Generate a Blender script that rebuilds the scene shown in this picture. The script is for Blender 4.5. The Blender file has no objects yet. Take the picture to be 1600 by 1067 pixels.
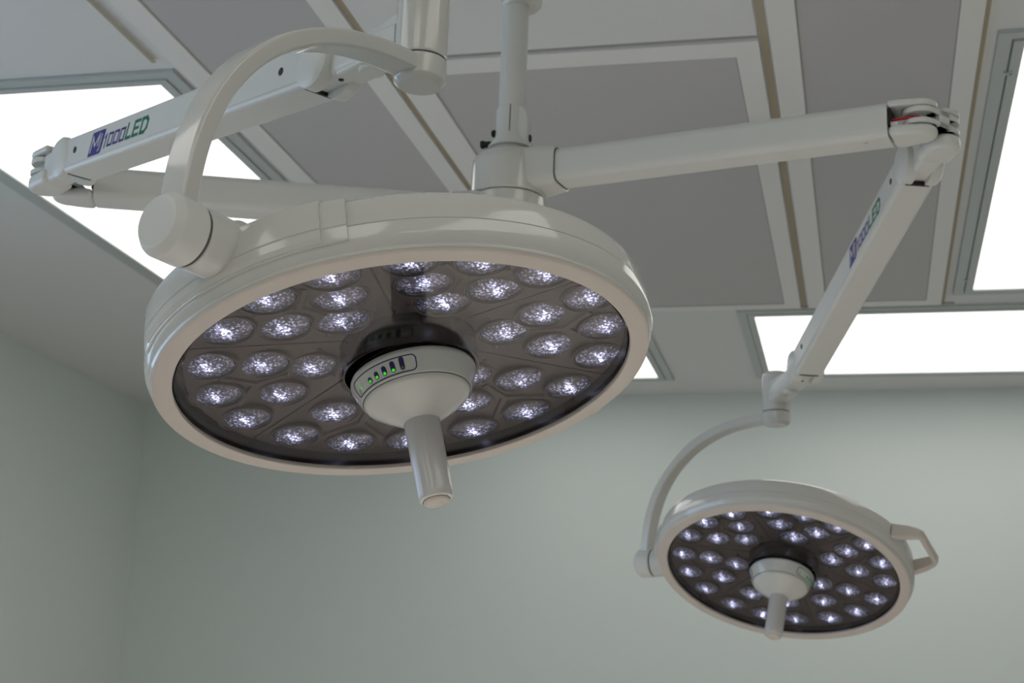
import bpy, math, random
from mathutils import Matrix, Vector
random.seed(7)
PI = math.pi
C = bpy.context.scene.collection
sc = bpy.context.scene
CZ = 1.2            # eye height; ceiling 1.9 m above it
H = 1.9
CEIL = CZ + H

# ------------------------------------------------------------------ camera
yaw, pitch, roll = math.radians(-13.34966514), math.radians(14.66776619), math.radians(2.24574783)
fw = Vector((math.sin(yaw)*math.cos(pitch), math.cos(yaw)*math.cos(pitch), math.sin(pitch)))
r0 = Vector((math.cos(yaw), -math.sin(yaw), 0)); u0 = r0.cross(fw)
rt = r0*math.cos(roll) + u0*math.sin(roll); up = -r0*math.sin(roll) + u0*math.cos(roll)
cam = bpy.data.cameras.new('camera'); camo = bpy.data.objects.new('camera', cam); C.objects.link(camo)
cam.sensor_width = 36; cam.lens = 36*2400/1600
m = Matrix((rt, up, -fw)).transposed().to_4x4(); m.translation = (0, 0, CZ); camo.matrix_world = m
cam.clip_start = 0.05
cam.dof.use_dof = True; cam.dof.focus_distance = 2.0; cam.dof.aperture_fstop = 11
sc.camera = camo

# ------------------------------------------------------------------ world, exposure
w = bpy.data.worlds.new('sky'); sc.world = w; w.use_nodes = True
w.node_tree.nodes['Background'].inputs[0].default_value = (.52, .72, 1.0, 1)
w.node_tree.nodes['Background'].inputs[1].default_value = 1.9
vs = sc.view_settings; vs.view_transform = 'Standard'; vs.look = 'None'; vs.gamma = 1; vs.use_curve_mapping = False
vs.exposure = 0.42
PANEL_LIGHT = 1.4      # ceiling fixture radiance
LED_SPOT = 23.0         # watts per LED sector
sc.cycles.use_denoising = True
sc.cycles.max_bounces = 10; sc.cycles.diffuse_bounces = 6; sc.cycles.sample_clamp_indirect = 4

# ------------------------------------------------------------------ materials
def s2l(c):
    return tuple(((v/255+.055)/1.055)**2.4 if v/255 > .04045 else v/255/12.92 for v in c) + (1,)
def mat(name, rgb, rough=.5, spec=.5, coat=0, metal=0, noise=0, nscale=40, emit=None, es=0):
    mt = bpy.data.materials.new(name); mt.use_nodes = True
    nt = mt.node_tree; b = nt.nodes['Principled BSDF']
    c = s2l(rgb); b.inputs['Base Color'].default_value = c
    b.inputs['Roughness'].default_value = rough; b.inputs['Specular IOR Level'].default_value = spec
    b.inputs['Coat Weight'].default_value = coat; b.inputs['Coat Roughness'].default_value = .05
    b.inputs['Metallic'].default_value = metal
    if noise:
        tc = nt.nodes.new('ShaderNodeTexCoord'); n = nt.nodes.new('ShaderNodeTexNoise'); n.inputs['Scale'].default_value = nscale
        n.inputs['Detail'].default_value = 3
        mr = nt.nodes.new('ShaderNodeMapRange'); mr.inputs['To Min'].default_value = 1-noise; mr.inputs['To Max'].default_value = 1+noise
        mx = nt.nodes.new('ShaderNodeMix'); mx.data_type = 'RGBA'; mx.blend_type = 'MULTIPLY'; mx.inputs['Factor'].default_value = 1
        mx.inputs['A'].default_value = c
        nt.links.new(tc.outputs['Object'], n.inputs['Vector']); nt.links.new(n.outputs['Fac'], mr.inputs['Value'])
        nt.links.new(mr.outputs['Result'], mx.inputs['B']); nt.links.new(mx.outputs['Result'], b.inputs['Base Color'])
    if emit:
        b.inputs['Emission Color'].default_value = s2l(emit); b.inputs['Emission Strength'].default_value = es
    return mt
M = {}
M['wall'] = mat('pale_green_paint', (219, 226, 222), .55, .25, noise=.012, nscale=60)
M['wallw'] = mat('cream_paint', (222, 222, 214), .6, .2, noise=.012)
M['ceil'] = mat('ceiling_tile', (220, 221, 220), .75, .2, noise=.015, nscale=25)
M['floor'] = mat('floor_vinyl', (208, 202, 196), .35, .4, noise=.05, nscale=9)
M['frame'] = mat('ceiling_frame', (228, 227, 224), .5, .3)
M['fixt'] = mat('fixture_frame', (186, 192, 190), .45, .35)
M['seam'] = mat('seam_caulk', (176, 166, 146), .8, .1)
M['dark'] = mat('dark_gap', (96, 94, 92), .8, .1)
M['line'] = mat('panel_joint', (160, 158, 156), .8, .1)
M['enamel'] = mat('white_enamel', (205, 204, 198), .13, .5, coat=.35, noise=.01, nscale=8)
M['satin'] = mat('satin_enamel', (212, 212, 207), .3, .45, noise=.012, nscale=15)
M['bezel'] = mat('bezel_plastic', (204, 195, 186), .42, .35)
M['handle'] = mat('handle_plastic', (206, 202, 197), .22, .5, coat=.3)
M['black'] = mat('black_rubber', (20, 19, 19), .4, .4)
M['red'] = mat('red_cable', (200, 20, 40), .35, .5)
M['led_panel'] = mat('led_module_plastic', (80, 72, 68), .42, .4, noise=.02, nscale=300)
M['hubdark'] = mat('smoked_housing', (44, 36, 32), .25, .5)
M['purple'] = mat('purple_ink', (58, 46, 128), .4, .3)
M['green'] = mat('green_ink', (0, 122, 82), .4, .3)
M['ink'] = mat('blue_ink', (28, 30, 88), .35, .4)
M['led_on'] = mat('green_indicator', (60, 190, 40), .2, .5, emit=(60, 230, 30), es=.45)
M['led_off'] = mat('amber_indicator', (130, 92, 64), .25, .5)

def perforated():
    mt = mat('perforated_metal', (132, 130, 131), .6, .25); nt = mt.node_tree; b = nt.nodes['Principled BSDF']
    tc = nt.nodes.new('ShaderNodeTexCoord'); v = nt.nodes.new('ShaderNodeTexVoronoi'); v.inputs['Scale'].default_value = 150
    v.inputs['Randomness'].default_value = 0
    mp = nt.nodes.new('ShaderNodeMapping'); mp.inputs['Rotation'].default_value = (0, 0, math.radians(45))
    mr = nt.nodes.new('ShaderNodeMapRange'); mr.inputs['From Min'].default_value = .30; mr.inputs['From Max'].default_value = .36
    mr.inputs['To Min'].default_value = .55; mr.inputs['To Max'].default_value = 1.18
    mx = nt.nodes.new('ShaderNodeMix'); mx.data_type = 'RGBA'; mx.blend_type = 'MULTIPLY'; mx.inputs['Factor'].default_value = 1
    mx.inputs['A'].default_value = s2l((176, 174, 174))
    nt.links.new(tc.outputs['Object'], mp.inputs['Vector']); nt.links.new(mp.outputs['Vector'], v.inputs['Vector'])
    nt.links.new(v.outputs['Distance'], mr.inputs['Value']); nt.links.new(mr.outputs['Result'], mx.inputs['B'])
    nt.links.new(mx.outputs['Result'], b.inputs['Base Color'])
    return mt
M['perf'] = perforated()

def diffuser():
    mt = bpy.data.materials.new('lit_diffuser'); mt.use_nodes = True; nt = mt.node_tree; nt.nodes.clear()
    out = nt.nodes.new('ShaderNodeOutputMaterial'); em = nt.nodes.new('ShaderNodeEmission')
    em.inputs['Color'].default_value = s2l((255, 252, 247))
    # three fluorescent tubes glow a little through the sheet
    tc = nt.nodes.new('ShaderNodeTexCoord'); sp = nt.nodes.new('ShaderNodeSeparateXYZ')
    nt.links.new(tc.outputs['Generated'], sp.inputs[0])
    ma = nt.nodes.new('ShaderNodeMath'); ma.operation = 'MULTIPLY'; ma.inputs[1].default_value = 3*2*PI
    co = nt.nodes.new('ShaderNodeMath'); co.operation = 'COSINE'
    mr = nt.nodes.new('ShaderNodeMapRange'); mr.inputs['From Min'].default_value = -1; mr.inputs['From Max'].default_value = 1
    mr.inputs['To Min'].default_value = PANEL_LIGHT*1.04; mr.inputs['To Max'].default_value = PANEL_LIGHT*.93
    nt.links.new(sp.outputs['Y'], ma.inputs[0]); nt.links.new(ma.outputs[0], co.inputs[0]); nt.links.new(co.outputs[0], mr.inputs['Value'])
    nt.links.new(mr.outputs['Result'], em.inputs['Strength']); nt.links.new(em.outputs[0], out.inputs[0])
    return mt
M['diff'] = diffuser()

def cover_glass():
    mt = bpy.data.materials.new('tinted_cover'); mt.use_nodes = True; nt = mt.node_tree; nt.nodes.clear()
    out = nt.nodes.new('ShaderNodeOutputMaterial'); tr = nt.nodes.new('ShaderNodeBsdfTransparent'); gl = nt.nodes.new('ShaderNodeBsdfGlossy')
    tr.inputs[0].default_value = (.90, .88, .88, 1); gl.inputs['Roughness'].default_value = .02
    lw = nt.nodes.new('ShaderNodeLayerWeight'); lw.inputs['Blend'].default_value = .5
    pw = nt.nodes.new('ShaderNodeMath'); pw.operation = 'POWER'; pw.inputs[1].default_value = 4.0; nt.links.new(lw.outputs['Facing'], pw.inputs[0])
    fr = nt.nodes.new('ShaderNodeMapRange'); fr.inputs['To Min'].default_value = .022; fr.inputs['To Max'].default_value = .32; nt.links.new(pw.outputs[0], fr.inputs['Value'])
    mx = nt.nodes.new('ShaderNodeMixShader')
    nt.links.new(fr.outputs[0], mx.inputs[0]); nt.links.new(tr.outputs[0], mx.inputs[1]); nt.links.new(gl.outputs[0], mx.inputs[2])
    nt.links.new(mx.outputs[0], out.inputs[0]); return mt
M['cover'] = cover_glass()

def lens_mat():
    mt = mat('led_lens', (40, 40, 46), .1, .8); nt = mt.node_tree; b = nt.nodes['Principled BSDF']
    N = nt.nodes.new; L = nt.links.new
    tc = N('ShaderNodeTexCoord'); sp = N('ShaderNodeSeparateXYZ'); L(tc.outputs['Object'], sp.inputs[0])
    def mth(op, a, bb=None):
        n = N('ShaderNodeMath'); n.operation = op
        for i, v in enumerate((a, bb)):
            if v is None: continue
            if isinstance(v, (int, float)): n.inputs[i].default_value = v
            else: L(v, n.inputs[i])
        return n.outputs[0]
    X, Y = sp.outputs['X'], sp.outputs['Y']
    # fine moulded facets: random cells, flattened
    mp = N('ShaderNodeMapping'); mp.inputs['Scale'].default_value = (1, .8, .2); L(tc.outputs['Object'], mp.inputs['Vector'])
    oi = N('ShaderNodeObjectInfo')
    va = N('ShaderNodeVectorMath'); va.operation = 'ADD'; L(mp.outputs[0], va.inputs[0]); L(oi.outputs['Random'], va.inputs[1])
    vo = N('ShaderNodeTexVoronoi'); vo.inputs['Scale'].default_value = 340; vo.inputs['Randomness'].default_value = .55; L(va.outputs[0], vo.inputs['Vector'])
    wn = N('ShaderNodeTexWhiteNoise'); wn.noise_dimensions = '3D'; L(vo.outputs['Color'], wn.inputs['Vector'])
    cell = mth('POWER', wn.outputs['Value'], 3.2)
    edge = N('ShaderNodeMapRange'); edge.inputs['From Min'].default_value = .25; edge.inputs['From Max'].default_value = .6
    edge.inputs['To Min'].default_value = 1; edge.inputs['To Max'].default_value = .25; L(vo.outputs['Distance'], edge.inputs['Value'])
    # hot streak of the diode in the middle of the optic and a weaker halo
    def gauss(x, sx, y, sy):
        a = mth('POWER', mth('DIVIDE', x, sx), 2.0); c = mth('POWER', mth('DIVIDE', y, sy), 2.0)
        return mth('EXPONENT', mth('MULTIPLY', mth('ADD', a, c), -1.0))
    aX = mth('ABSOLUTE', X); aY = mth('ABSOLUTE', mth('ADD', Y, .004))
    core = gauss(aX, .0055, aY, .014)
    halo = gauss(aX, .024, aY, .0155)
    s = mth('ADD', mth('MULTIPLY', core, 4.2), mth('ADD', mth('MULTIPLY', halo, .62), .05))
    tot = mth('MULTIPLY', s, mth('ADD', mth('MULTIPLY', mth('MULTIPLY', cell, edge.outputs[0]), 2.4), .055))
    b.inputs['Emission Color'].default_value = (.62, .66, 1.0, 1)
    L(tot, b.inputs['Emission Strength'])
    bp = N('ShaderNodeBump'); bp.inputs['Strength'].default_value = .6; bp.inputs['Distance'].default_value = .001
    L(wn.outputs['Value'], bp.inputs['Height']); L(bp.outputs[0], b.inputs['Normal'])
    return mt
M['lens'] = lens_mat()

# ------------------------------------------------------------------ mesh helpers
class MB:
    def __init__(s): s.v = []; s.f = []
    def add(s, vs_, fs, mx=None):
        o = len(s.v); s.v += [tuple((mx @ Vector(p)) if mx else p) for p in vs_]; s.f += [tuple(i+o for i in f) for f in fs]; return s
    def box(s, x0, x1, y0, y1, z0, z1, mx=None):
        return s.add([(x, y, z) for z in (z0, z1) for y in (y0, y1) for x in (x0, x1)],
                     [(0, 2, 3, 1), (4, 5, 7, 6), (0, 1, 5, 4), (2, 6, 7, 3), (0, 4, 6, 2), (1, 3, 7, 5)], mx)
    def lathe(s, prof, n=48, mx=None, a0=0, a1=2*PI, caps=False):
        full = abs(a1-a0-2*PI) < 1e-6; k = n if full else n+1; vs_ = []; fs = []
        for i in range(k):
            a = a0+(a1-a0)*i/n
            for r, z in prof: vs_.append((r*math.cos(a), r*math.sin(a), z))
        q = len(prof)
        for i in range(n):
            j = (i+1) % k
            for t in range(q-1): fs.append((i*q+t, j*q+t, j*q+t+1, i*q+t+1))
        if full:
            if prof[0][0] > 0 and caps: fs.append(tuple(i*q for i in range(k))[::-1])
            if prof[-1][0] > 0 and caps: fs.append(tuple(i*q+q-1 for i in range(k)))
        elif caps:
            fs.append(tuple(range(q))); fs.append(tuple((k-1)*q+t for t in range(q))[::-1])
        return s.add(vs_, fs, mx)
    def cyl(s, r, z0, z1, mx=None, n=40, bev=.003):
        b = min(bev, r*.5, abs(z1-z0)*.45)
        return s.lathe([(r-b, z0), (r-.3*b, z0+.3*b), (r, z0+b), (r, z1-b), (r-.3*b, z1-.3*b), (r-b, z1)], n, mx, caps=True)
    def prism(s, pts, z0, z1, mx=None):
        n = len(pts)
        return s.add([(x, y, z0) for x, y in pts]+[(x, y, z1) for x, y in pts],
                     [tuple(range(n))[::-1], tuple(range(n, 2*n))]+[(i, (i+1) % n, n+(i+1) % n, n+i) for i in range(n)], mx)
    def sweep(s, rings):
        n = len(rings[0]); vs_ = [p for r in rings for p in r]; fs = [tuple(range(n))[::-1], tuple((len(rings)-1)*n+i for i in range(n))]
        for k in range(len(rings)-1):
            for i in range(n): fs.append((k*n+i, k*n+(i+1) % n, (k+1)*n+(i+1) % n, (k+1)*n+i))
        return s.add(vs_, fs)
    def build(s, name, material, parent=None, W=None, bevel=0, smooth=True, ang=32, seg=2, wn=True):
        me = bpy.data.meshes.new(name); me.from_pydata(s.v, [], s.f); me.validate(); 
        import bmesh
        bm = bmesh.new(); bm.from_mesh(me); bmesh.ops.remove_doubles(bm, verts=bm.verts, dist=1e-6)
        bmesh.ops.recalc_face_normals(bm, faces=bm.faces); bm.to_mesh(me); bm.free()
        me.materials.append(M[material])
        if smooth:
            me.shade_smooth(); me.set_sharp_from_angle(angle=math.radians(ang))
        o = bpy.data.objects.new(name, me); C.objects.link(o)
        place(o, W or Matrix(), parent)
        if bevel:
            b = o.modifiers.new('bevel', 'BEVEL'); b.width = bevel; b.segments = seg; b.limit_method = 'ANGLE'; b.angle_limit = math.radians(30)
            b.harden_normals = False
        if smooth and wn:
            q = o.modifiers.new('weighted_normal', 'WEIGHTED_NORMAL'); q.keep_sharp = True; q.weight = 60
        return o
WM = {}
def place(o, W, parent=None):
    WM[o.name] = W.copy()
    if parent:
        o.parent = parent; o.matrix_basis = WM[parent.name].inverted() @ W
    else: o.matrix_basis = W
def rrect(w_, h_, r, seg=5):
    pts = []
    for cx, cy, a in ((w_/2-r, h_/2-r, 0), (-w_/2+r, h_/2-r, 90), (-w_/2+r, -h_/2+r, 180), (w_/2-r, -h_/2+r, 270)):
        for i in range(seg+1):
            t = math.radians(a+90*i/seg); pts.append((cx+r*math.cos(t), cy+r*math.sin(t)))
    return pts
def thing(name, label, cat, loc, group=None):
    o = bpy.data.objects.new(name, None); C.objects.link(o); place(o, Matrix.Translation(loc))
    o.empty_display_size = .1; o['label'] = label; o['category'] = cat
    if group: o['group'] = group
    return o
def struct(o): o['kind'] = 'structure'; return o
def frame_from(o, x, z=None, y=None):
    """matrix with origin o, X along x and Z near z"""
    x = Vector(x).normalized(); z = Vector(z or (0, 0, 1)); y = z.cross(x).normalized(); z = x.cross(y)
    mt = Matrix((x, y, z)).transposed().to_4x4(); mt.translation = o; return mt
def V(x, y, z): return Vector((x, y, z+CZ))

# ------------------------------------------------------------------ room shell
XL, XR, YF, YB = -2.236*H, 2.0*H, -1.5*H, 4.34*H
struct(MB().box(XL-.2, XR+.2, YF-.2, YB+.5, -.1, 0).build('floor', 'floor', smooth=False))
struct(MB().box(XL-.2, XR+.2, YF-.2, YB+.5, CEIL, CEIL+.1).build('ceiling', 'ceil', smooth=False))
# the left wall has a daylight window nearer the viewer, outside the picture
wy0, wy1, wz0, wz1 = .6, 4.0, 1.0, 2.5
struct(MB().box(XL-.15, XL, YF-.2, wy0, 0, CEIL).box(XL-.15, XL, wy1, YB+.5, 0, CEIL).box(XL-.15, XL, wy0, wy1, 0, wz0).box(XL-.15, XL, wy0, wy1, wz1, CEIL).build('wall_left', 'wall', smooth=False))
struct(MB().box(XR, XR+.15, YF-.2, YB+.5, 0, CEIL).build('wall_right', 'wall', smooth=False))
yb = lambda x: (4.332-.032*(x/H))*H
struct(MB().add([(XL-.1, yb(XL-.1), 0), (XR+.1, yb(XR+.1), 0), (XR+.1, yb(XR+.1)+.15, 0), (XL-.1, yb(XL-.1)+.15, 0),
          (XL-.1, yb(XL-.1), CEIL), (XR+.1, yb(XR+.1), CEIL), (XR+.1, yb(XR+.1)+.15, CEIL), (XL-.1, yb(XL-.1)+.15, CEIL)],
         [(0, 1, 5, 4), (1, 2, 6, 5), (2, 3, 7, 6), (3, 0, 4, 7), (0, 3, 2, 1), (4, 5, 6, 7)]).build('wall_back', 'wall', smooth=False))
struct(MB().box(XL-.2, XR+.2, YF-.15, YF, 0, CEIL).build('wall_front', 'wall', smooth=False))
wf = MB(); xa, xb = XL-.10, XL-.04
wf.box(xa, xb, wy0, wy1, wz0, wz0+.06).box(xa, xb, wy0, wy1, wz1-.06, wz1)
for yy in (wy0, wy0+1.11, wy0+2.23, wy1-.06): wf.box(xa, xb, yy, yy+.06, wz0+.06, wz1-.06)
struct(wf.build('window_1', 'frame', smooth=False))
pl = bpy.data.lights.new('window_portal', 'AREA'); pl.shape = 'RECTANGLE'; pl.size = wz1-wz0; pl.size_y = wy1-wy0; pl.cycles.is_portal = True
po = bpy.data.objects.new('window_portal', pl); C.objects.link(po); po.matrix_world = Matrix.Translation((XL-.12, (wy0+wy1)/2, (wz0+wz1)/2)) @ Matrix.Rotation(-PI/2, 4, 'Y')

# ------------------------------------------------------------------ ceiling modules (coordinates in units of H)
def rect_frame(mb, x0, x1, y0, y1, w0, z0, z1, mitre=True):
    """four mitred strips inside the rectangle, width w0"""
    a, b = (x0, x1), (y0, y1)
    for (p, q, r, s) in (((x0, y0), (x1, y0), (x1-w0, y0+w0), (x0+w0, y0+w0)), ((x1, y0), (x1, y1), (x1-w0, y1-w0), (x1-w0, y0+w0)),
                         ((x1, y1), (x0, y1), (x0+w0, y1-w0), (x1-w0, y1-w0)), ((x0, y1), (x0, y0), (x0+w0, y0+w0), (x0+w0, y1-w0))):
        mb.prism([p, q, r, s], z0, z1)
    return mb
def light_fixture(x0, x1, y0, y1, label, latches=()):
    """x0..y1: visible lit sheet, in units of H"""
    x0, x1, y0, y1 = x0*H, x1*H, y0*H, y1*H
    t = thing('ceiling_light', label, 'ceiling light', ((x0+x1)/2, (y0+y1)/2, CEIL), 'recessed troffer lights')
    fl = MB(); rect_frame(fl, x0-.074, x1+.074, y0-.074, y1+.074, .040, CEIL-.012, CEIL-.0005)
    fl.build('flange', 'fixt', t, bevel=.0015)
    fr = MB(); rect_frame(fr, x0-.031, x1+.031, y0-.031, y1+.031, .031, CEIL-.016, CEIL-.0005)
    fr.build('door_frame', 'fixt', t, bevel=.002)
    gp = MB(); rect_frame(gp, x0-.0355, x1+.0355, y0-.0355, y1+.0355, .006, CEIL-.006, CEIL-.0004)
    gp.build('shadow_gap', 'dark', t, smooth=False)
    MB().box(x0-.002, x1+.002, y0-.002, y1+.002, CEIL-.009, CEIL-.004).build('diffuser', 'diff', t, smooth=False)
    for ly in latches:
        MB().box(x0-.042, x0-.020, ly*H-.006, ly*H+.006, CEIL-.020, CEIL-.015).box(x0-.026, x0-.018, ly*H-.016, ly*H+.006, CEIL-.020, CEIL-.015).build('latch', 'fixt', t, smooth=False)
    return t
light_fixture(-1.552, -1.082, 2.072, 3.34, 'lit ceiling troffer at the left behind the upper arm with the printed marking')
light_fixture(.232, .704, 2.118, 3.342, 'tall lit ceiling troffer cut off by the right edge of the photo', latches=(2.21, 3.26))
light_fixture(-.250, .74, 3.513, 4.100, 'wide lit ceiling troffer near the green wall, crossed by the far lamp arm')
light_fixture(-1.03, -.556, 3.513, 4.112, 'lit ceiling troffer mostly hidden behind the near lamp head')
for (a, b, c, d, l) in ((-1.552, -1.082, -.2, 1.07, 'added ceiling troffer, out of view, over the front left of the room'),
                        (.232, .704, -.2, 1.07, 'added ceiling troffer, out of view, over the front right of the room'),
                        (-1.552, -1.082, -1.35, -.5, 'added ceiling troffer, out of view, in the front left corner'),
                        (.232, .704, -1.35, -.5, 'added ceiling troffer, out of view, in the front right corner'),
                        (-.66, -.19, -1.1, .15, 'added ceiling troffer, out of view, over the middle of the front wall')):
    light_fixture(a, b, c, d, l)  # unseen fixtures, added to brighten the room

def air_panel(x0, x1, y0, y1, mx0, mx1, my0, my1, label):
    """frame outer rect and mesh rect"""
    x0, x1, y0, y1, mx0, mx1, my0, my1 = [v*H for v in (x0, x1, y0, y1, mx0, mx1, my0, my1)]
    t = thing('air_diffuser', label, 'air vent', ((x0+x1)/2, (y0+y1)/2, CEIL), 'laminar flow ceiling diffusers')
    f = MB()
    for q in (((x0, y0), (x1, y0), (mx1, my0), (mx0, my0)), ((x1, y0), (x1, y1), (mx1, my1), (mx1, my0)), ((x1, y1), (x0, y1), (mx0, my1), (mx1, my1)), ((x0, y1), (x0, y0), (mx0, my0), (mx0, my1))):
        f.prism(list(q), CEIL-.014, CEIL-.0005)
    f.build('frame', 'frame', t, bevel=.002)
    MB().box(mx0-.002, mx1+.002, my0-.002, my1+.002, CEIL-.009, CEIL-.006).build('perforated_sheet', 'perf', t, smooth=False)
    g = MB(); rect_frame(g, mx0-.001, mx1+.001, my0-.001, my1+.001, .005, CEIL-.0095, CEIL-.0085); g.build('shadow_gap', 'line', t, smooth=False)
air_panel(-1.030, -.714, 1.10, 3.452, -.988, -.750, 1.14, 3.414, 'grey perforated air panel between the left troffer and the wide middle panel')
air_panel(-.702, -.140, 2.052, 3.452, -.655, -.175, 2.102, 3.414, 'wide grey perforated air panel behind the ceiling pole')
air_panel(-.123, .171, 1.10, 3.452, -.083, .138, 1.14, 3.414, 'narrow grey perforated air panel above the right elbow joint')
for i, (a, b, c, d, mt_) in enumerate(((-.713, -.703, 1.1, 3.46, 'seam'), (-.138, -.126, 1.1, 3.46, 'seam'), (.172, .178, 1.1, 3.46, 'seam'),
          (-.702, -.140, 2.040, 2.051, 'line'), (-.72, .2, 3.4535, 3.459, 'line'))):
    struct(MB().box(a*H, b*H, c*H, d*H, CEIL-.004, CEIL-.0003).build('trim_%d' % (i+1), mt_, smooth=False))
# plain access panel at the upper left and plain sheet in front of the wide diffuser
t = thing('ceiling_access_panel', 'plain pale grey ceiling panel in the upper left corner above the lit troffer', 'ceiling panel', (-1.4*H, 1.5*H, CEIL))
MB().box(-1.9*H, -1.056*H, .9*H, 1.992*H, CEIL-.010, CEIL-.0005).build('sheet', 'ceil', t, bevel=.002)
MB().prism([(-1.062*H, 1.10*H), (-1.055*H, 1.10*H), (-1.055*H, 1.998*H), (-1.062*H, 1.998*H)], CEIL-.011, CEIL-.0095).build('edge_strip', 'seam', t, smooth=False)
t = thing('ceiling_infill_panel', 'plain white ceiling sheet at the top centre above the wide perforated panel', 'ceiling panel', (-.42*H, 1.6*H, CEIL))
MB().box(-.702*H, -.140*H, 1.1*H, 2.040*H, CEIL-.008, CEIL-.0005).build('sheet', 'ceil', t, bevel=.002)

# ------------------------------------------------------------------ ceiling mount: pole, hub, extension arms
HUB = V(-.761, 3.118, 0)
mount = thing('surgical_light_mount', 'white ceiling pole with round hub and two level arms carrying the surgical lights', 'ceiling mount', (HUB.x, HUB.y, CEIL))
def T(x, y, z): return Matrix.Translation((x, y, z))
PW = T(HUB.x, HUB.y, CZ)
MB().lathe([(.0, 1.36), (.0300, 1.36), (.0300, 1.895), (0, 1.895)], 48).build('pole', 'satin', mount, PW)
MB().lathe([(.017, 1.632), (.040, 1.628), (.046, 1.636), (.047, 1.66), (.047, 1.86), (.10, 1.865), (.105, 1.87), (.105, 1.899)], 48, T(.013, 0, 0)).build('ceiling_sleeve', 'enamel', mount, PW)
MB().lathe([(.0305, 1.379), (.033, 1.378), (.0345, 1.374), (.0345, 1.322), (.036, 1.308), (.042, 1.296), (.050, 1.286), (.051, 1.281), (.034, 1.281)], 48).build('clamp_sleeve', 'satin', mount, PW)
cb = MB().prism([(0.004, 1.379), (.020, 1.379), (.034, 1.373), (.041, 1.362), (.0435, 1.35), (.0435, 1.284), (.004, 1.284)], -.020, .026,
                Matrix(((1, 0, 0, 0), (0, 0, -1, 0), (0, 1, 0, 0), (0, 0, 0, 1))))
cl = cb.build('clamp_block', 'satin', mount, PW, bevel=.004, seg=3)
MB().box(.0035, .0055, -.0352, -.0200, 1.284, 1.377).build('split_line', 'dark', cl, PW, smooth=False)
for (bx, by, bz, L_) in ((-.037, -.01, 1.318, .010), (.044, -.002, 1.306, .008), (-.052, -.012, 1.292, .022)):
    b = MB().cyl(.0085 if L_ < .02 else .0075, -L_/2, L_/2, Matrix.Rotation(PI/2, 4, 'Y'), n=16, bev=.003)
    if L_ > .02: b.cyl(.0095, -.014, -.004, Matrix.Rotation(PI/2, 4, 'Y'), n=16, bev=.003)
    b.build('clamp_bolt', 'black', mount, PW @ T(bx, by, bz))
MB().lathe([(.030, 1.285), (.040, 1.285), (.042, 1.280), (.042, 1.266), (.030, 1.266)], 48).build('swivel_neck', 'enamel', mount, PW)
MB().lathe([(0, 1.2685), (.052, 1.2685), (.066, 1.265), (.076, 1.257), (.0815, 1.246), (.083, 1.232), (.083, 1.168), (.080, 1.165), (0, 1.165)], 64).build('upper_hub', 'enamel', mount, PW)
MB().lathe([(0, 1.163), (.080, 1.163), (.083, 1.160), (.083, 1.075), (.078, 1.06), (.06, 1.05), (0, 1.048)], 64).build('lower_hub', 'enamel', mount, PW)

AH, AW = .074, .084
def extension_arm(zc, hinge, cable):
    d = Vector((hinge.x-HUB.x, hinge.y-HUB.y, 0)); L_ = d.length; W = frame_from(Vector((HUB.x, HUB.y, zc+CZ)), d)
    sec = rrect(AW, AH, .019, 6)
    def ring(x, s=1.0): return [(x, py*s, pz*s) for py, pz in sec]
    arm = MB().sweep([ring(.128), ring(L_-.056)]).build('extension_arm', 'satin', mount, W)
    rs = rrect(AW+.012, AH+.012, .021, 6)
    rootm = MB().sweep([[(x, py*s, pz*s) for py, pz in rs] for x, s in ((.045, 1.12), (.085, 1.1), (.108, 1.03), (.124, 1.0), (.127, .985))])
    rootm.build('arm_socket', 'enamel', arm, W)
    MB().sweep([[(x, py, pz) for py, pz in rrect(AW+.004, AH+.004, .019, 6)] for x in (.1265, .1285)]).build('socket_seam', 'dark', arm, W)
    # forked end: upper and lower rounded lugs around the elbow hinge
    def lug(z0, z1, rr):
        rr = .0345; hw = AW/2
        pts = [(L_-.055, -hw), (L_-.030, -hw+.001), (L_-.010, -rr-.003)] + [(L_+rr*math.sin(math.radians(a)), -rr*math.cos(math.radians(a))) for a in range(0, 181, 12)] + [(L_-.010, rr+.003), (L_-.030, hw-.001), (L_-.055, hw)]
        return MB().prism(pts, z0, z1)
    lug(AH/2-.014, AH/2, AW/2).build('fork_lug', 'satin', arm, W, bevel=.005, seg=4)
    lug(-AH/2, -AH/2+.0225, AW/2).build('fork_lug', 'satin', arm, W, bevel=.011, seg=5)
    MB().box(L_-.0558, L_-.050, -AW/2+.006, AW/2-.006, -.014, .022).build('dark_recess', 'black', arm, W, smooth=False)
    if cable:
        MB().cyl(.0028, 0, .06, T(L_-.055, -.020, .002) @ Matrix.Rotation(PI/2, 4, 'Y') , n=10).build('red_cable', 'red', arm, W)
    MB().cyl(.005, -.002, .0008, T(L_-.105 if cable else L_-.2, -.012, -AH/2) , n=18, bev=.0005).build('plug', 'satin', arm, W)
HR1, HR2 = V(.116, 2.926, 1.22), V(.161, 2.982, 1.22)
HL1, HL2 = V(-1.650, 2.803, 1.12), V(-1.657, 2.718, 1.12)
extension_arm(1.22, HR1, True)
extension_arm(1.12, HL1, False)

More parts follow.
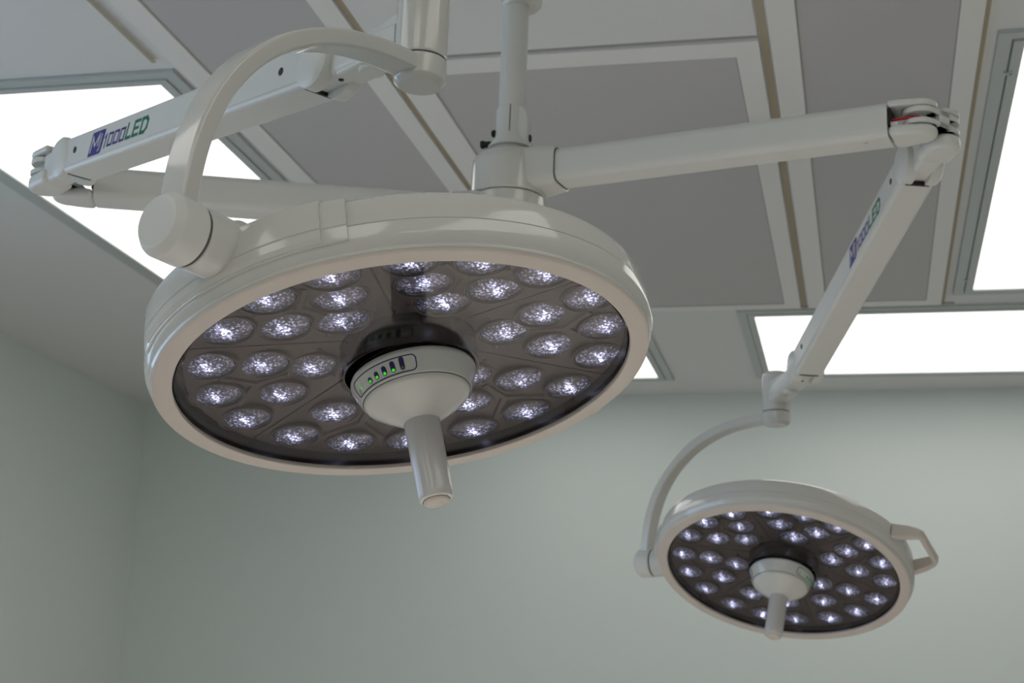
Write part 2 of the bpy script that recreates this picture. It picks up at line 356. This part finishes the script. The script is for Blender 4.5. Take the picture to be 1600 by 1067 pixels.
# ------------------------------------------------------------------ printed marking on the spring arm
def stroke(mb, pts, w_, sh, z):
    """polyline of width w_ with sheared (italic) square ends"""
    for (a, b) in zip(pts[:-1], pts[1:]):
        a = Vector(a); b = Vector(b); d = (b-a).normalized(); n = Vector((-d.y, d.x))*w_/2; e = d*w_/2
        q = [a-e-n, b+e-n, b+e+n, a-e+n]
        mb.prism([(p.x+sh*p.y, p.y) for p in q], z, z+.014)
def marking(W, parent):
    """origin at the lower left of the print, X along the text, Y up, Z out of the surface"""
    k = .255/10.6; sh = .32
    S = W @ Matrix.Diagonal((k, k*1.2, k, 1))
    z0 = .010/1
    pts = []
    for cx, cy, a0, r in ((2.45-.16, 1.62-.16, 0, .16), (.20+.16, 1.62-.16, 90, .16), (.20+.05, -.02+.05, 180, .05), (2.40-.25, -.02+.25, 270, .25)):
        for i in range(5):
            t = math.radians(a0+90*i/4); x_, y_ = cx+r*math.cos(t), cy+r*math.sin(t); pts.append((x_+sh*y_, y_))
    # badge with the monogram left open as pale strokes laid on it
    bd = MB().prism(pts, .000, .020).build('printed_badge', 'purple', parent, S, smooth=False)
    mo = MB()
    stroke(mo, [(.50, .28), (.50, 1.30), (1.08, .60), (1.62, 1.38), (1.62, .60)], .13, sh, .022)
    stroke(mo, [(2.00, 1.28), (2.00, .32), (1.86, .22)], .13, sh, .022)
    mo.build('printed_monogram', 'satin', parent, S, smooth=False)
    dg = MB()
    stroke(dg, [(2.72, .98), (2.90, 1.14), (2.90, .28)], .15, sh, .005)
    for i in range(3):
        x = 3.38+i*1.02
        stroke(dg, [(x, .34), (x+.66, .34), (x+.66, 1.12), (x, 1.12), (x, .34)], .16, sh, .005)
    dg.build('printed_number', 'purple', parent, S, smooth=False)
    lt = MB(); x = 6.50
    stroke(lt, [(x, 1.28), (x, .36), (x+.72, .36)], .22, sh, .005)
    x = 7.6
    stroke(lt, [(x+.80, .36), (x, .36), (x, 1.28), (x+.85, 1.28)], .22, sh, .005); stroke(lt, [(x, .82), (x+.70, .82)], .20, sh, .005)
    x = 8.85
    stroke(lt, [(x, .36), (x+.62, .36), (x+.92, .60), (x+.92, 1.06), (x+.62, 1.28), (x, 1.28), (x, .36)], .24, sh, .005)
    lt.build('printed_letters', 'green', parent, S, smooth=False)

# ------------------------------------------------------------------ surgical light
LENS_LOC = [(.1386, 0), (.1964, -.0501), (.1964, .0501), (.2609, -.0918), (.277, 0), (.2609, .0918)]
LENS_E = [.0375, .0295, .0295, .0195, .0195, .0195]
def head_frame(Cc, a, b):
    n = Vector((math.sin(a), math.sin(b), -1)).normalized()
    x = (Vector((1, 0, 0)) - n*n.x).normalized(); y = -(n.cross(x)); 
    mt = Matrix((x, y, -n)).transposed().to_4x4(); mt.translation = Cc; return mt

def surgical_light(label, h1, h2, A_z, B_z, piv, seam_h, head, azk, phi, off, tilt, side, carry):
    """h1,h2 elbow hinges; piv: bottom centre of the vertical pivot; head=(C,a,b)"""
    g = 'surgical LED lights on the ceiling mount'
    t = thing('surgical_light', label, 'surgical light', tuple(h2), g)
    # --- elbow link: two flanged discs and a web
    d = (h2-h1); Ld = d.length; W = frame_from(h1, d)
    lk = MB()
    for z0, z1 in ((.010, .0215), (-.0135, -.003)):
        lk.cyl(.034, z0, z1, T(0, 0, 0), n=40, bev=.002)
        lk.cyl(.034, z0, z1, T(Ld, 0, 0), n=40, bev=.002)
        lk.box(0, Ld, -.0335, .0335, z0, z1)
    lk.box(.020, Ld-.020, -.0335, .0335, -.0135, .0215); lk.cyl(.014, -.0135, .0215, T(0, 0, 0)); lk.cyl(.014, -.0135, .0215, T(Ld, 0, 0))
    lk.build('elbow_link', 'satin', t, W, bevel=.0012)
    # --- spring arm frame: origin h2 ground point, s measured horizontally towards the pivot
    hd = Vector((piv.x-h2.x, piv.y-h2.y, 0)); SP = hd.length; hd.normalize()
    sc1, sc2 = .135, 1.041
    P1 = Vector((h2.x, h2.y, CZ)) + hd*sc1 + Vector((0, 0, A_z)); P2 = Vector((h2.x, h2.y, CZ)) + hd*sc2 + Vector((0, 0, B_z))
    W = frame_from(P1, P2-P1); L_ = (P2-P1).length
    bw, bh = .074, .072
    sec = rrect(bw, bh, .009, 5)
    arm = MB().sweep([[(x, py*s, pz*s) for py, pz in sec] for x, s in ((.028, .96), (.031, 1), (L_-.031, 1), (L_-.028, .96))]).build('spring_arm', 'satin', t, W)
    inset = MB()
    for sg in (-1, 1):
        y0 = sg*(bw/2)
        inset.box(.034, L_-.034, min(y0, y0+sg*.0012), max(y0, y0+sg*.0012), -bh/2+.010, bh/2-.008)
    inset.build('side_panel', 'satin', arm, W, bevel=.0005)
    for xe, s in ((0, 1), (L_, -1)):
        for sg in (-1, 1):
            R_ = Matrix.Rotation(-sg*PI/2, 4, 'X')
            MB().lathe([(0, bw/2+.008), (.020, bw/2+.0075), (.035, bw/2+.005), (.0415, bw/2), (.0425, bw/2-.006), (.0425, bw/2-.022), (0, bw/2-.022)], 44, T(xe+s*.004, 0, 0) @ R_).build('joint_cheek', 'satin', arm, W)
            fk = MB().box(min(xe, xe+s*.06), max(xe, xe+s*.06), min(sg*(bw/2-.016), sg*(bw/2-.001)), max(sg*(bw/2-.016), sg*(bw/2-.001)), -.033, .033)
            fk.build('fork_side', 'satin', arm, W, bevel=.003)
        xs = xe+s*.027
        MB().box(xs-.003, xs+.003, -bw/2+.012, bw/2-.012, -bh/2-.0006, -bh/2+.03).build('shadow_slot', 'black', arm, W, smooth=False)
    for xs in (.074, .822+.0):
        for sg in (-1, 1):
            MB().lathe([(0, bw/2+.003), (.004, bw/2+.0028), (.0068, bw/2+.0018), (.0075, bw/2), (.0075, bw/2-.002)], 20, T(xs, 0, 0.002) @ Matrix.Rotation(-sg*PI/2, 4, 'X')).build('cap_screw', 'black', arm, W)
    # the print reads left to right on the side that is seen
    if side < 0:
        Wm = W @ T(.133, -bw/2-.0012, -.0245) @ Matrix.Rotation(PI/2, 4, 'X')
    else:
        Wm = W @ T(.133+.262, bw/2+.0012, -.0245) @ Matrix.Rotation(PI, 4, 'Z') @ Matrix.Rotation(PI/2, 4, 'X')
    marking(Wm, arm)
    # --- elbow knuckle between the hinge and the spring arm
    kd = P1-h2; Wk = frame_from(h2, Vector((kd.x, kd.y, 0)))
    kb = MB()
    def lug(z0, z1, rr, x1, yy):
        pts = [(x1, -yy), (.006, -rr)] + [(-rr*math.sin(math.radians(a)), -rr*math.cos(math.radians(a))) for a in range(0, 181, 12)] + [(.006, rr), (x1, yy)]
        return pts
    zk = A_z - (h2.z-CZ)
    kn = MB().prism(lug(0, 0, .0345, .060, .034), -.046, -.0155)
    kn.build('elbow_knuckle', 'satin', t, Wk, bevel=.010, seg=4)
    MB().prism(lug(0, 0, .0345, .055, .032), .0235, .037).build('elbow_cap', 'satin', t, Wk, bevel=.005, seg=3)
    sec2 = rrect(.052, .064, .010, 4)
    kn2 = MB().sweep([[(x, py, pz+zo) for py, pz in sec2] for x, zo in ((.043, -.010), (.085, -.004+zk*.5), (.135, zk), (.165, zk))])
    kn2.build('knuckle_block', 'satin', t, Wk)
    # --- wrist block between spring arm and pivot
    dz = .012
    Ww = frame_from(P2, hd); G = SP-sc2
    zt = piv.z+.085-P2.z
    wb = MB().sweep([[(x, py*sy, pz*sz+zo) for py, pz in rrect(.050, .056, .012, 4)] for x, zo, sy, sz in
        ((-.036, 0, 1, 1), (.0, 0, 1, 1), (.035, 0, 1, 1), (.055, zt*.3, 1.1, .95), (G*.55, zt*.45-.004, 1.15, .8), (G-.03, zt*.55-.008, 1.15, .75))])
    wr = wb.build('wrist_block', 'satin', t, Ww)
    ub = MB().prism([(.050, zt-.018), (.052, zt+.006), (.075, zt+.022), (G-.03, zt+.036), (G-.005, zt+.036), (G-.005, zt-.020)], -.026, .026, Matrix(((1, 0, 0, 0), (0, 0, -1, 0), (0, 1, 0, 0), (0, 0, 0, 1))))
    ub.build('bracket_cover', 'satin', t, Ww, bevel=.005, seg=3)
    MB().cyl(.0042, -.001, .001, T(.030, 0, -.0285), n=16, bev=.0003).build('set_screw', 'black', wr, Ww)
    MB().cyl(.0042, -.001, .001, T(G*.62, 0, zt*.47-.0275), n=16, bev=.0003).build('set_screw', 'black', wr, Ww)
    hz = zt*.45-.0285
    MB().lathe([(0, hz-.006), (.0185, hz-.006), (.0205, hz-.004), (.0215, hz+.002), (.0215, hz+.02), (0, hz+.02)], 40, T(G*.48, 0, 0)).build('hinge_disc', 'satin', wr, Ww)
    # --- vertical pivot
    Wp = T(*piv)
    MB().lathe([(0, seam_h+.001), (.0345, seam_h+.001), (.0375, seam_h+.002), (.0385, seam_h+.006), (.0385, seam_h+.100), (.0365, seam_h+.109), (.030, seam_h+.114), (0, seam_h+.115)], 56).build('pivot_housing', 'enamel', t, Wp)
    pv = MB().lathe([(0, 0), (.0300, 0), (.0315, .0004), (.0375, .0065), (.0385, .010), (.0385, seam_h-.002), (.037, seam_h-.0005), (0, seam_h-.0005)], 56).build('pivot_cap', 'enamel', t, Wp)
    MB().lathe([(.0365, seam_h-.001), (.0372, seam_h-.001), (.0372, seam_h+.0015), (.0365, seam_h+.0015)], 56).build('pivot_seam', 'dark', pv, Wp)
    # --- head frame
    Hm = head_frame(*head); az = math.radians(azk)
    rd = Vector((math.cos(az), math.sin(az), 0))
    kz = .070
    K = Hm @ (rd*.4175+Vector((0, 0, kz)))
    # --- yoke: flat bar in the vertical plane through pivot and knuckle
    pv_ = Vector((piv.x, piv.y, 0)); uu = Vector((K.x-piv.x, K.y-piv.y, 0)); a_ = uu.length; uu.normalize(); side_v = Vector((0, 0, 1)).cross(uu)
    zt2 = piv.z+seam_h*.60; b_ = zt2-K.z; rings = []; NN = 48; ex = 2/2.35
    pc = []
    for i in range(NN+1):
        th = (PI/2)*i/NN
        pc.append(Vector((piv.x, piv.y, K.z)) + uu*(a_*math.cos(th)**ex if i < NN else 0) + Vector((0, 0, b_*math.sin(th)**ex if i else 0)))
    # resample at even spacing
    acc = [0]
    for p, q in zip(pc[:-1], pc[1:]): acc.append(acc[-1]+(q-p).length)
    def at(s_):
        s_ = max(0, min(acc[-1], s_))
        for i in range(NN):
            if s_ <= acc[i+1]: return pc[i].lerp(pc[i+1], (s_-acc[i])/(acc[i+1]-acc[i]+1e-12))
        return pc[-1]
    yw, yt = .047, .025
    sec3 = rrect(yw, yt, .0045, 3)
    S0, S1 = .020, acc[-1]-.012
    for i in range(65):
        s_ = S0+(S1-S0)*i/64; p = at(s_); tg = (at(s_+.012)-at(s_-.012)).normalized(); nn = tg.cross(side_v).normalized()
        rings.append([tuple(p+side_v*qx+nn*qy) for qx, qy in sec3])
    MB().sweep(rings).build('yoke', 'enamel', t, Matrix(), ang=33)
    kx = (Hm.to_3x3() @ rd).normalized()
    Wc = frame_from(K, (0, 0, 1), -kx)  # its local -Z is outward
    Wc = Matrix((kx.cross(Vector((0, 0, 1))).normalized(), kx.cross(kx.cross(Vector((0, 0, 1))).normalized()).normalized(), kx)).transposed().to_4x4(); Wc.translation = K
    MB().lathe([(0, .030), (.031, .030), (.033, .0294), (.0400, .021), (.0415, .017), (.0415, -.017), (.040, -.019), (0, -.019)], 56).build('yoke_knuckle', 'satin', t, Wc)
    MB().lathe([(.0385, -.0185), (.0395, -.0185), (.0395, -.023), (.0385, -.023)], 56).build('knuckle_seam', 'dark', t, Wc)
    # --- lamp head shell (local frame: z=0 is the bezel plane, +z up)
    sh = MB().lathe([(.3205, .004), (.340, .003), (.3425, .0035), (.3435, .006), (.3425, .0085), (.3440, .012), (.3480, .017), (.3500, .024), (.3500, .0385), (.3488, .0400), (.3480, .0405),
                     (.3488, .0412), (.3482, .055), (.3465, .070), (.3430, .078), (.336, .084), (.322, .088), (.20, .098), (0, .103)], 144).build('lamp_head', 'enamel', t, Hm, ang=24)
    MB().lathe([(.3145, .012), (.3140, .002), (.3150, -.0005), (.3165, -.0012), (.337, -.0012), (.3405, .0000), (.3425, .0030), (.335, .0045)], 144).build('bezel', 'bezel', sh, Hm)
    ring_in = MB().lathe([(.3142, .004), (.3142, .045), (.311, .046), (.311, .004)], 144).build('inner_ring', 'hubdark', sh, Hm)
    # raised bearing housing either side of the knuckle
    rs_ = MB().lathe([(.330, .0225), (.3540, .0225), (.3572, .028), (.3572, .0385), (.3560, .0400), (.3572, .0415), (.3555, .070), (.351, .0835), (.342, .090), (.325, .094), (.318, .080)], 40, a0=az-.50, a1=az+.42, caps=True)
    rs_.build('bearing_housing', 'enamel', sh, Hm, ang=24)
    MB().lathe([(.330, .0205), (.3525, .0205), (.3540, .027), (.3540, .0385), (.3530, .0400), (.3540, .0415), (.3523, .070), (.347, .082), (.338, .088), (.32, .090), (.318, .08)], 44, a0=az-.57, a1=az+.51, caps=True).build('housing_step', 'enamel', sh, Hm, ang=24)
    Wk2 = Wc.copy()
    MB().lathe([(.0, -.0225), (.0385, -.0225), (.0405, -.0245), (.0405, -.078), (.0445, -.086), (.0445, -.12), (0, -.12)], 56).build('knuckle_mount', 'enamel', sh, Wk2)
    # --- light field: six wedge modules sloping towards the middle, gaps between them
    Wi = Hm @ T(off[0], off[1], 0)
    zed = lambda r: .0215+(.3-r)*.129 if r < .31 else .0215
    MB().lathe([(.094, .060), (.313, .036)], 96).build('reflector_floor', 'hubdark', sh, Wi if False else Hm)
    for k in range(6):
        ph = phi+k*PI/3; mb = MB(); nA = 18; nR = 7; r_in, r_out = .0965, .309
        vs_, fs = [], []
        for j in range(nR+1):
            r = r_in+(r_out-r_in)*j/nR; gap = .0016/r
            for i in range(nA+1):
                a = ph-PI/6+gap+(PI/3-2*gap)*i/nA
                # shift inner assembly slightly off the shell axis, fading at the rim
                vs_.append((r*math.cos(a), r*math.sin(a), zed(r)+.004))
        for j in range(nR):
            for i in range(nA):
                p = j*(nA+1)+i; fs.append((p, p+1, p+nA+2, p+nA+1))
        n0 = len(vs_); vs_ += [(x_, y_, z_+.012) for x_, y_, z_ in vs_]
        fs += [tuple(n0+q for q in f[::-1]) for f in fs]
        rim_ = [i for i in range(nA+1)] + [(j*(nA+1)+nA) for j in range(1, nR+1)] + [nR*(nA+1)+i for i in range(nA-1, -1, -1)] + [j*(nA+1) for j in range(nR-1, 0, -1)]
        for i in range(len(rim_)):
            a1_, a2_ = rim_[i], rim_[(i+1) % len(rim_)]; fs.append((a1_, n0+a1_, n0+a2_, a2_))
        mb.add(vs_, fs)
        # raised Y rib between the optics, and a collar round each optic
        def P_(u_, v_, dz_=0):
            x_, y_ = u_*math.cos(ph)-v_*math.sin(ph), u_*math.sin(ph)+v_*math.cos(ph)
            return (x_, y_, zed(math.hypot(x_, y_))+.004+dz_)
        cy = (.2205, 0)
        for ex_ in ((.172, -.0), (.2575, -.046), (.2575, .046)):
            dx, dy = ex_[0]-cy[0], ex_[1]-cy[1]; l = math.hypot(dx, dy); nx, ny = -dy/l*.004, dx/l*.004
            base = [(cy[0]+nx, cy[1]+ny), (ex_[0]+nx, ex_[1]+ny), (ex_[0]-nx, ex_[1]-ny), (cy[0]-nx, cy[1]-ny)]
            mb.add([P_(u_, v_, -.0030) for u_, v_ in base]+[P_(u_*1.0, v_, .002) for u_, v_ in [(cy[0]+nx*2, cy[1]+ny*2), (ex_[0]+nx*2, ex_[1]+ny*2), (ex_[0]-nx*2, ex_[1]-ny*2), (cy[0]-nx*2, cy[1]-ny*2)]],
                   [(0, 1, 2, 3), (0, 4, 5, 1), (1, 5, 6, 2), (2, 6, 7, 3), (3, 7, 4, 0)])
        for (u_, v_) in LENS_LOC:
            x_, y_, z_ = P_(u_, v_)
            sl = Matrix.Translation((x_, y_, z_))
            mb.lathe([(.0415, .002), (.0405, -.0022), (.0385, -.0030), (.0372, -.0022), (.0368, .003)], 36, sl)
        mb.build('led_module', 'led_panel', sh, Wi, ang=28)
        for s_, (u_, v_) in ((-1, (.118, -.043)), (1, (.118, .043))):
            x_, y_, z_ = P_(u_, v_)
            MB().cyl(.0035, -.0012, .002, Matrix.Translation((x_, y_, z_)), n=14, bev=.0008).build('module_screw', 'hubdark', sh, Wi)
        # spot lamp of the sector
        ld = bpy.data.lights.new('led_light', 'SPOT'); ld.energy = LED_SPOT; ld.spot_size = math.radians(75); ld.spot_blend = 1; ld.shadow_soft_size = 0; ld.color = (1, .97, .93)
        lo = bpy.data.objects.new('led_light', ld); C.objects.link(lo)
        place(lo, Hm @ Matrix.Translation((.21*math.cos(ph), .21*math.sin(ph), -.003)), sh)
    # 36 optics
    lens_me = None
    for k in range(6):
        ph = phi+k*PI/3
        for i, (u_, v_) in enumerate(LENS_LOC):
            x_, y_ = u_*math.cos(ph)-v_*math.sin(ph), u_*math.sin(ph)+v_*math.cos(ph)
            z_ = zed(math.hypot(x_, y_))+.004
            if lens_me is None:
                pr = [(0, -.0058)] + [(.037*math.sin(math.radians(q))**.95, .0012-.0070*math.cos(math.radians(q))**1.0) for q in range(8, 91, 8)] + [(.0372, .003)]
                o = MB().lathe(pr, 36).build('led_lens', 'lens', sh, Wi @ Matrix.Translation((x_, y_, z_))); lens_me = o
            else:
                o = lens_me.copy(); C.objects.link(o); o.name = 'led_lens'; place(o, Wi @ Matrix.Translation((x_, y_, z_)), sh)
    # cover
    MB().lathe([(.0905, .0070), (.3128, .0070), (.3128, .0085), (.0905, .0085), (.0905, .0070)], 144).build('cover_glass', 'cover', sh, Hm)
    # --- control hub and handle; the centre spigot leans by tilt
    Wh = Hm @ T(off[0], off[1], .03) @ Matrix.Rotation(tilt[0], 4, 'Y') @ Matrix.Rotation(-tilt[1], 4, 'X') @ T(0, 0, -.03)
    MB().lathe([(.0958, .060), (.0955, .030), (.0948, .0092), (.0925, .0090)], 96).build('smoked_collar', 'hubdark', sh, Wi)
    MB().lathe([(0, .012), (.082, .012), (.082, .002), (.079, .002)], 72).build('hub_neck', 'hubdark', sh, Wh)
    hub = MB().lathe([(.0, .004), (.084, .004), (.0868, .003), (.0880, 0), (.0876, -.004), (.0766, -.0295), (.0758, -.0300), (.0750, -.0296), (.0742, -.0300), (.0732, -.0335), (.0700, -.0375), (.0560, -.0475), (.0400, -.0585), (.0290, -.0655), (.0255, -.0690), (0, -.0690)], 96).build('control_hub', 'enamel', sh, Wh, ang=28)
    MB().lathe([(.0752, -.0302), (.0757, -.0309), (.0746, -.0312)], 72).build('hub_seam', 'dark', sh, Wh)
    MB().lathe([(.0250, -.062), (.0252, -.0700), (.0248, -.0760), (.0243, -.172), (.0239, -.1780), (.0225, -.1835), (.0188, -.1845), (.0183, -.1820), (0, -.1820)], 48).build('handle', 'handle', sh, Wh)
    MB().lathe([(.0176, -.1810), (.0176, -.1865), (.0156, -.1888), (.0095, -.1900), (0, -.1904)], 40).build('handle_button', 'bezel', sh, Wh)
    # control panels wrapped on the hub band: facing the knuckle and facing away
    def band(s_, v_, o_=.0006):
        """s_ arc length (m) about the panel centre, v_ 0..1 up the band"""
        r = .0772+(.0872-.0772)*v_; z_ = -.0285+(.0245)*v_; a = s_/.082
        return r, a, z_, o_
    for pc_ in (az+.02, az+PI+.02):
        def mapped(mb, pts, o_=.0006):
            vs_ = []
            for s_, v_ in pts:
                r, a, z_, oo = band(s_, v_, o_); vs_.append(((r+o_*.92)*math.cos(pc_+a), (r+o_*.92)*math.sin(pc_+a), z_-o_*.4))
            return vs_
        def ribbon(mb, pts, w_, closed=True):
            n = len(pts); A = []; B = []
            for i in range(n):
                p0 = Vector(pts[i-1]); p1 = Vector(pts[(i+1) % n]); d_ = (p1-p0); d_.normalize(); nn = Vector((-d_.y, d_.x))*w_/2; c_ = Vector(pts[i])
                A.append((c_.x+nn.x, (c_.y+nn.y)/.0265)); B.append((c_.x-nn.x, (c_.y-nn.y)/.0265))
            va = mapped(mb, A); vb = mapped(mb, B)
            mb.add(va+vb, [(i, (i+1) % n, n+(i+1) % n, n+i) for i in range(n)])
        def flat(mb, pts, o_=.0007):
            vs_ = mapped(mb, [(x_, y_/.0265) for x_, y_ in pts], o_); mb.add(vs_, [tuple(range(len(vs_)))])
        outl = []
        for p in rrect(.112, .0212, .0065, 8): outl.append((p[0], p[1]+.0128))
        dense = []
        for i in range(len(outl)):
            a_0, a_1 = outl[i-1], outl[i]; nseg = max(1, int(math.hypot(a_1[0]-a_0[0], a_1[1]-a_0[1])/.004))
            for q in range(nseg): dense.append((a_0[0]+(a_1[0]-a_0[0])*q/nseg, a_0[1]+(a_1[1]-a_0[1])*q/nseg))
        mb = MB(); ribbon(mb, dense, .0015)
        pts = [(-.0465+.0022*math.cos(q*PI/8), .0075+.0022*math.sin(q*PI/8)) for q in range(16)]; ribbon(mb, pts, .0006)
        flat(mb, [(-.0468, .0085), (-.0462, .0085), (-.0462, .0115), (-.0468, .0115)])
        for q in range(5):
            cx = -.016+q*.0132; h_ = .0022+q*.0022; rr = .0034
            pts = [(cx+rr*math.cos(w2*PI/8), .0085+rr*math.sin(w2*PI/8)) for w2 in range(8, 17)] + [(cx+rr*math.cos(w2*PI/8), .0085+h_+rr*math.sin(w2*PI/8)) for w2 in range(0, 9)]
            flat(mb, pts)
        mb.build('control_panel', 'ink', sh, Wh, smooth=False)
        for q in range(-1, 5):
            cx = -.016+q*.0132 if q >= 0 else -.0385; cy_ = .0083 if q >= 0 else .0100; rr = .0022 if q >= 0 else .0018
            mb = MB(); flat(mb, [(cx+rr*math.cos(w2*PI/6), cy_+rr*math.sin(w2*PI/6)) for w2 in range(12)], .0012)
            mb.build('indicator', 'led_off' if q == 4 else 'led_on', sh, Wh, smooth=False)
    # --- carrying handle opposite the knuckle
    if carry is not None:
        ca = math.radians(carry); 
        Wb = Hm @ Matrix.Rotation(ca, 4, 'Z') @ T(0, 0, .052)
        pts = [(.335, -.088), (.372, -.076), (.397, -.066), (.404, -.058), (.4045, -.04), (.4045, .04), (.404, .058), (.397, .066), (.372, .076), (.335, .088)]
        rg = []
        wz = [(.020, .013), (.018, .012), (.014, .010), (.0125, .0085), (.012, .008), (.012, .008), (.0125, .0085), (.014, .010), (.018, .012), (.020, .013)]
        for i, (px_, py_) in enumerate(pts):
            a0_ = Vector(pts[max(0, i-1)]); a1_ = Vector(pts[min(len(pts)-1, i+1)]); tg = (a1_-a0_).normalized(); nn = Vector((-tg.y, tg.x))
            rg.append([(px_+nn.x*qx, py_+nn.y*qx, qz) for qz, qx in rrect(wz[i][0]*2, wz[i][1]*1.6, .004, 3)])
        MB().sweep(rg).build('carry_handle', 'bezel', sh, Wb, ang=50)
    return t

surgical_light('large near surgical light seen from below, its curved yoke rising at the left', HL1, HL2, 1.105, 1.020,
               V(-.622, 1.975, .917), .040, (V(-.6183771, 1.9756843, .4827941), .2262990, -.1730384), 246, 3.2337, (.0083, .0073), (-.06, .0), -1, 66)
surgical_light('smaller far surgical light hanging before the green wall at the lower right', HR1, HR2, 1.203, .981,
               V(-.244, 4.267, .888), .038, (V(-.2320954, 4.2676833, .4701495), -.1145035, -.4823028), 163, 2.8742, (0, 0), (0, 0), 1, 341)
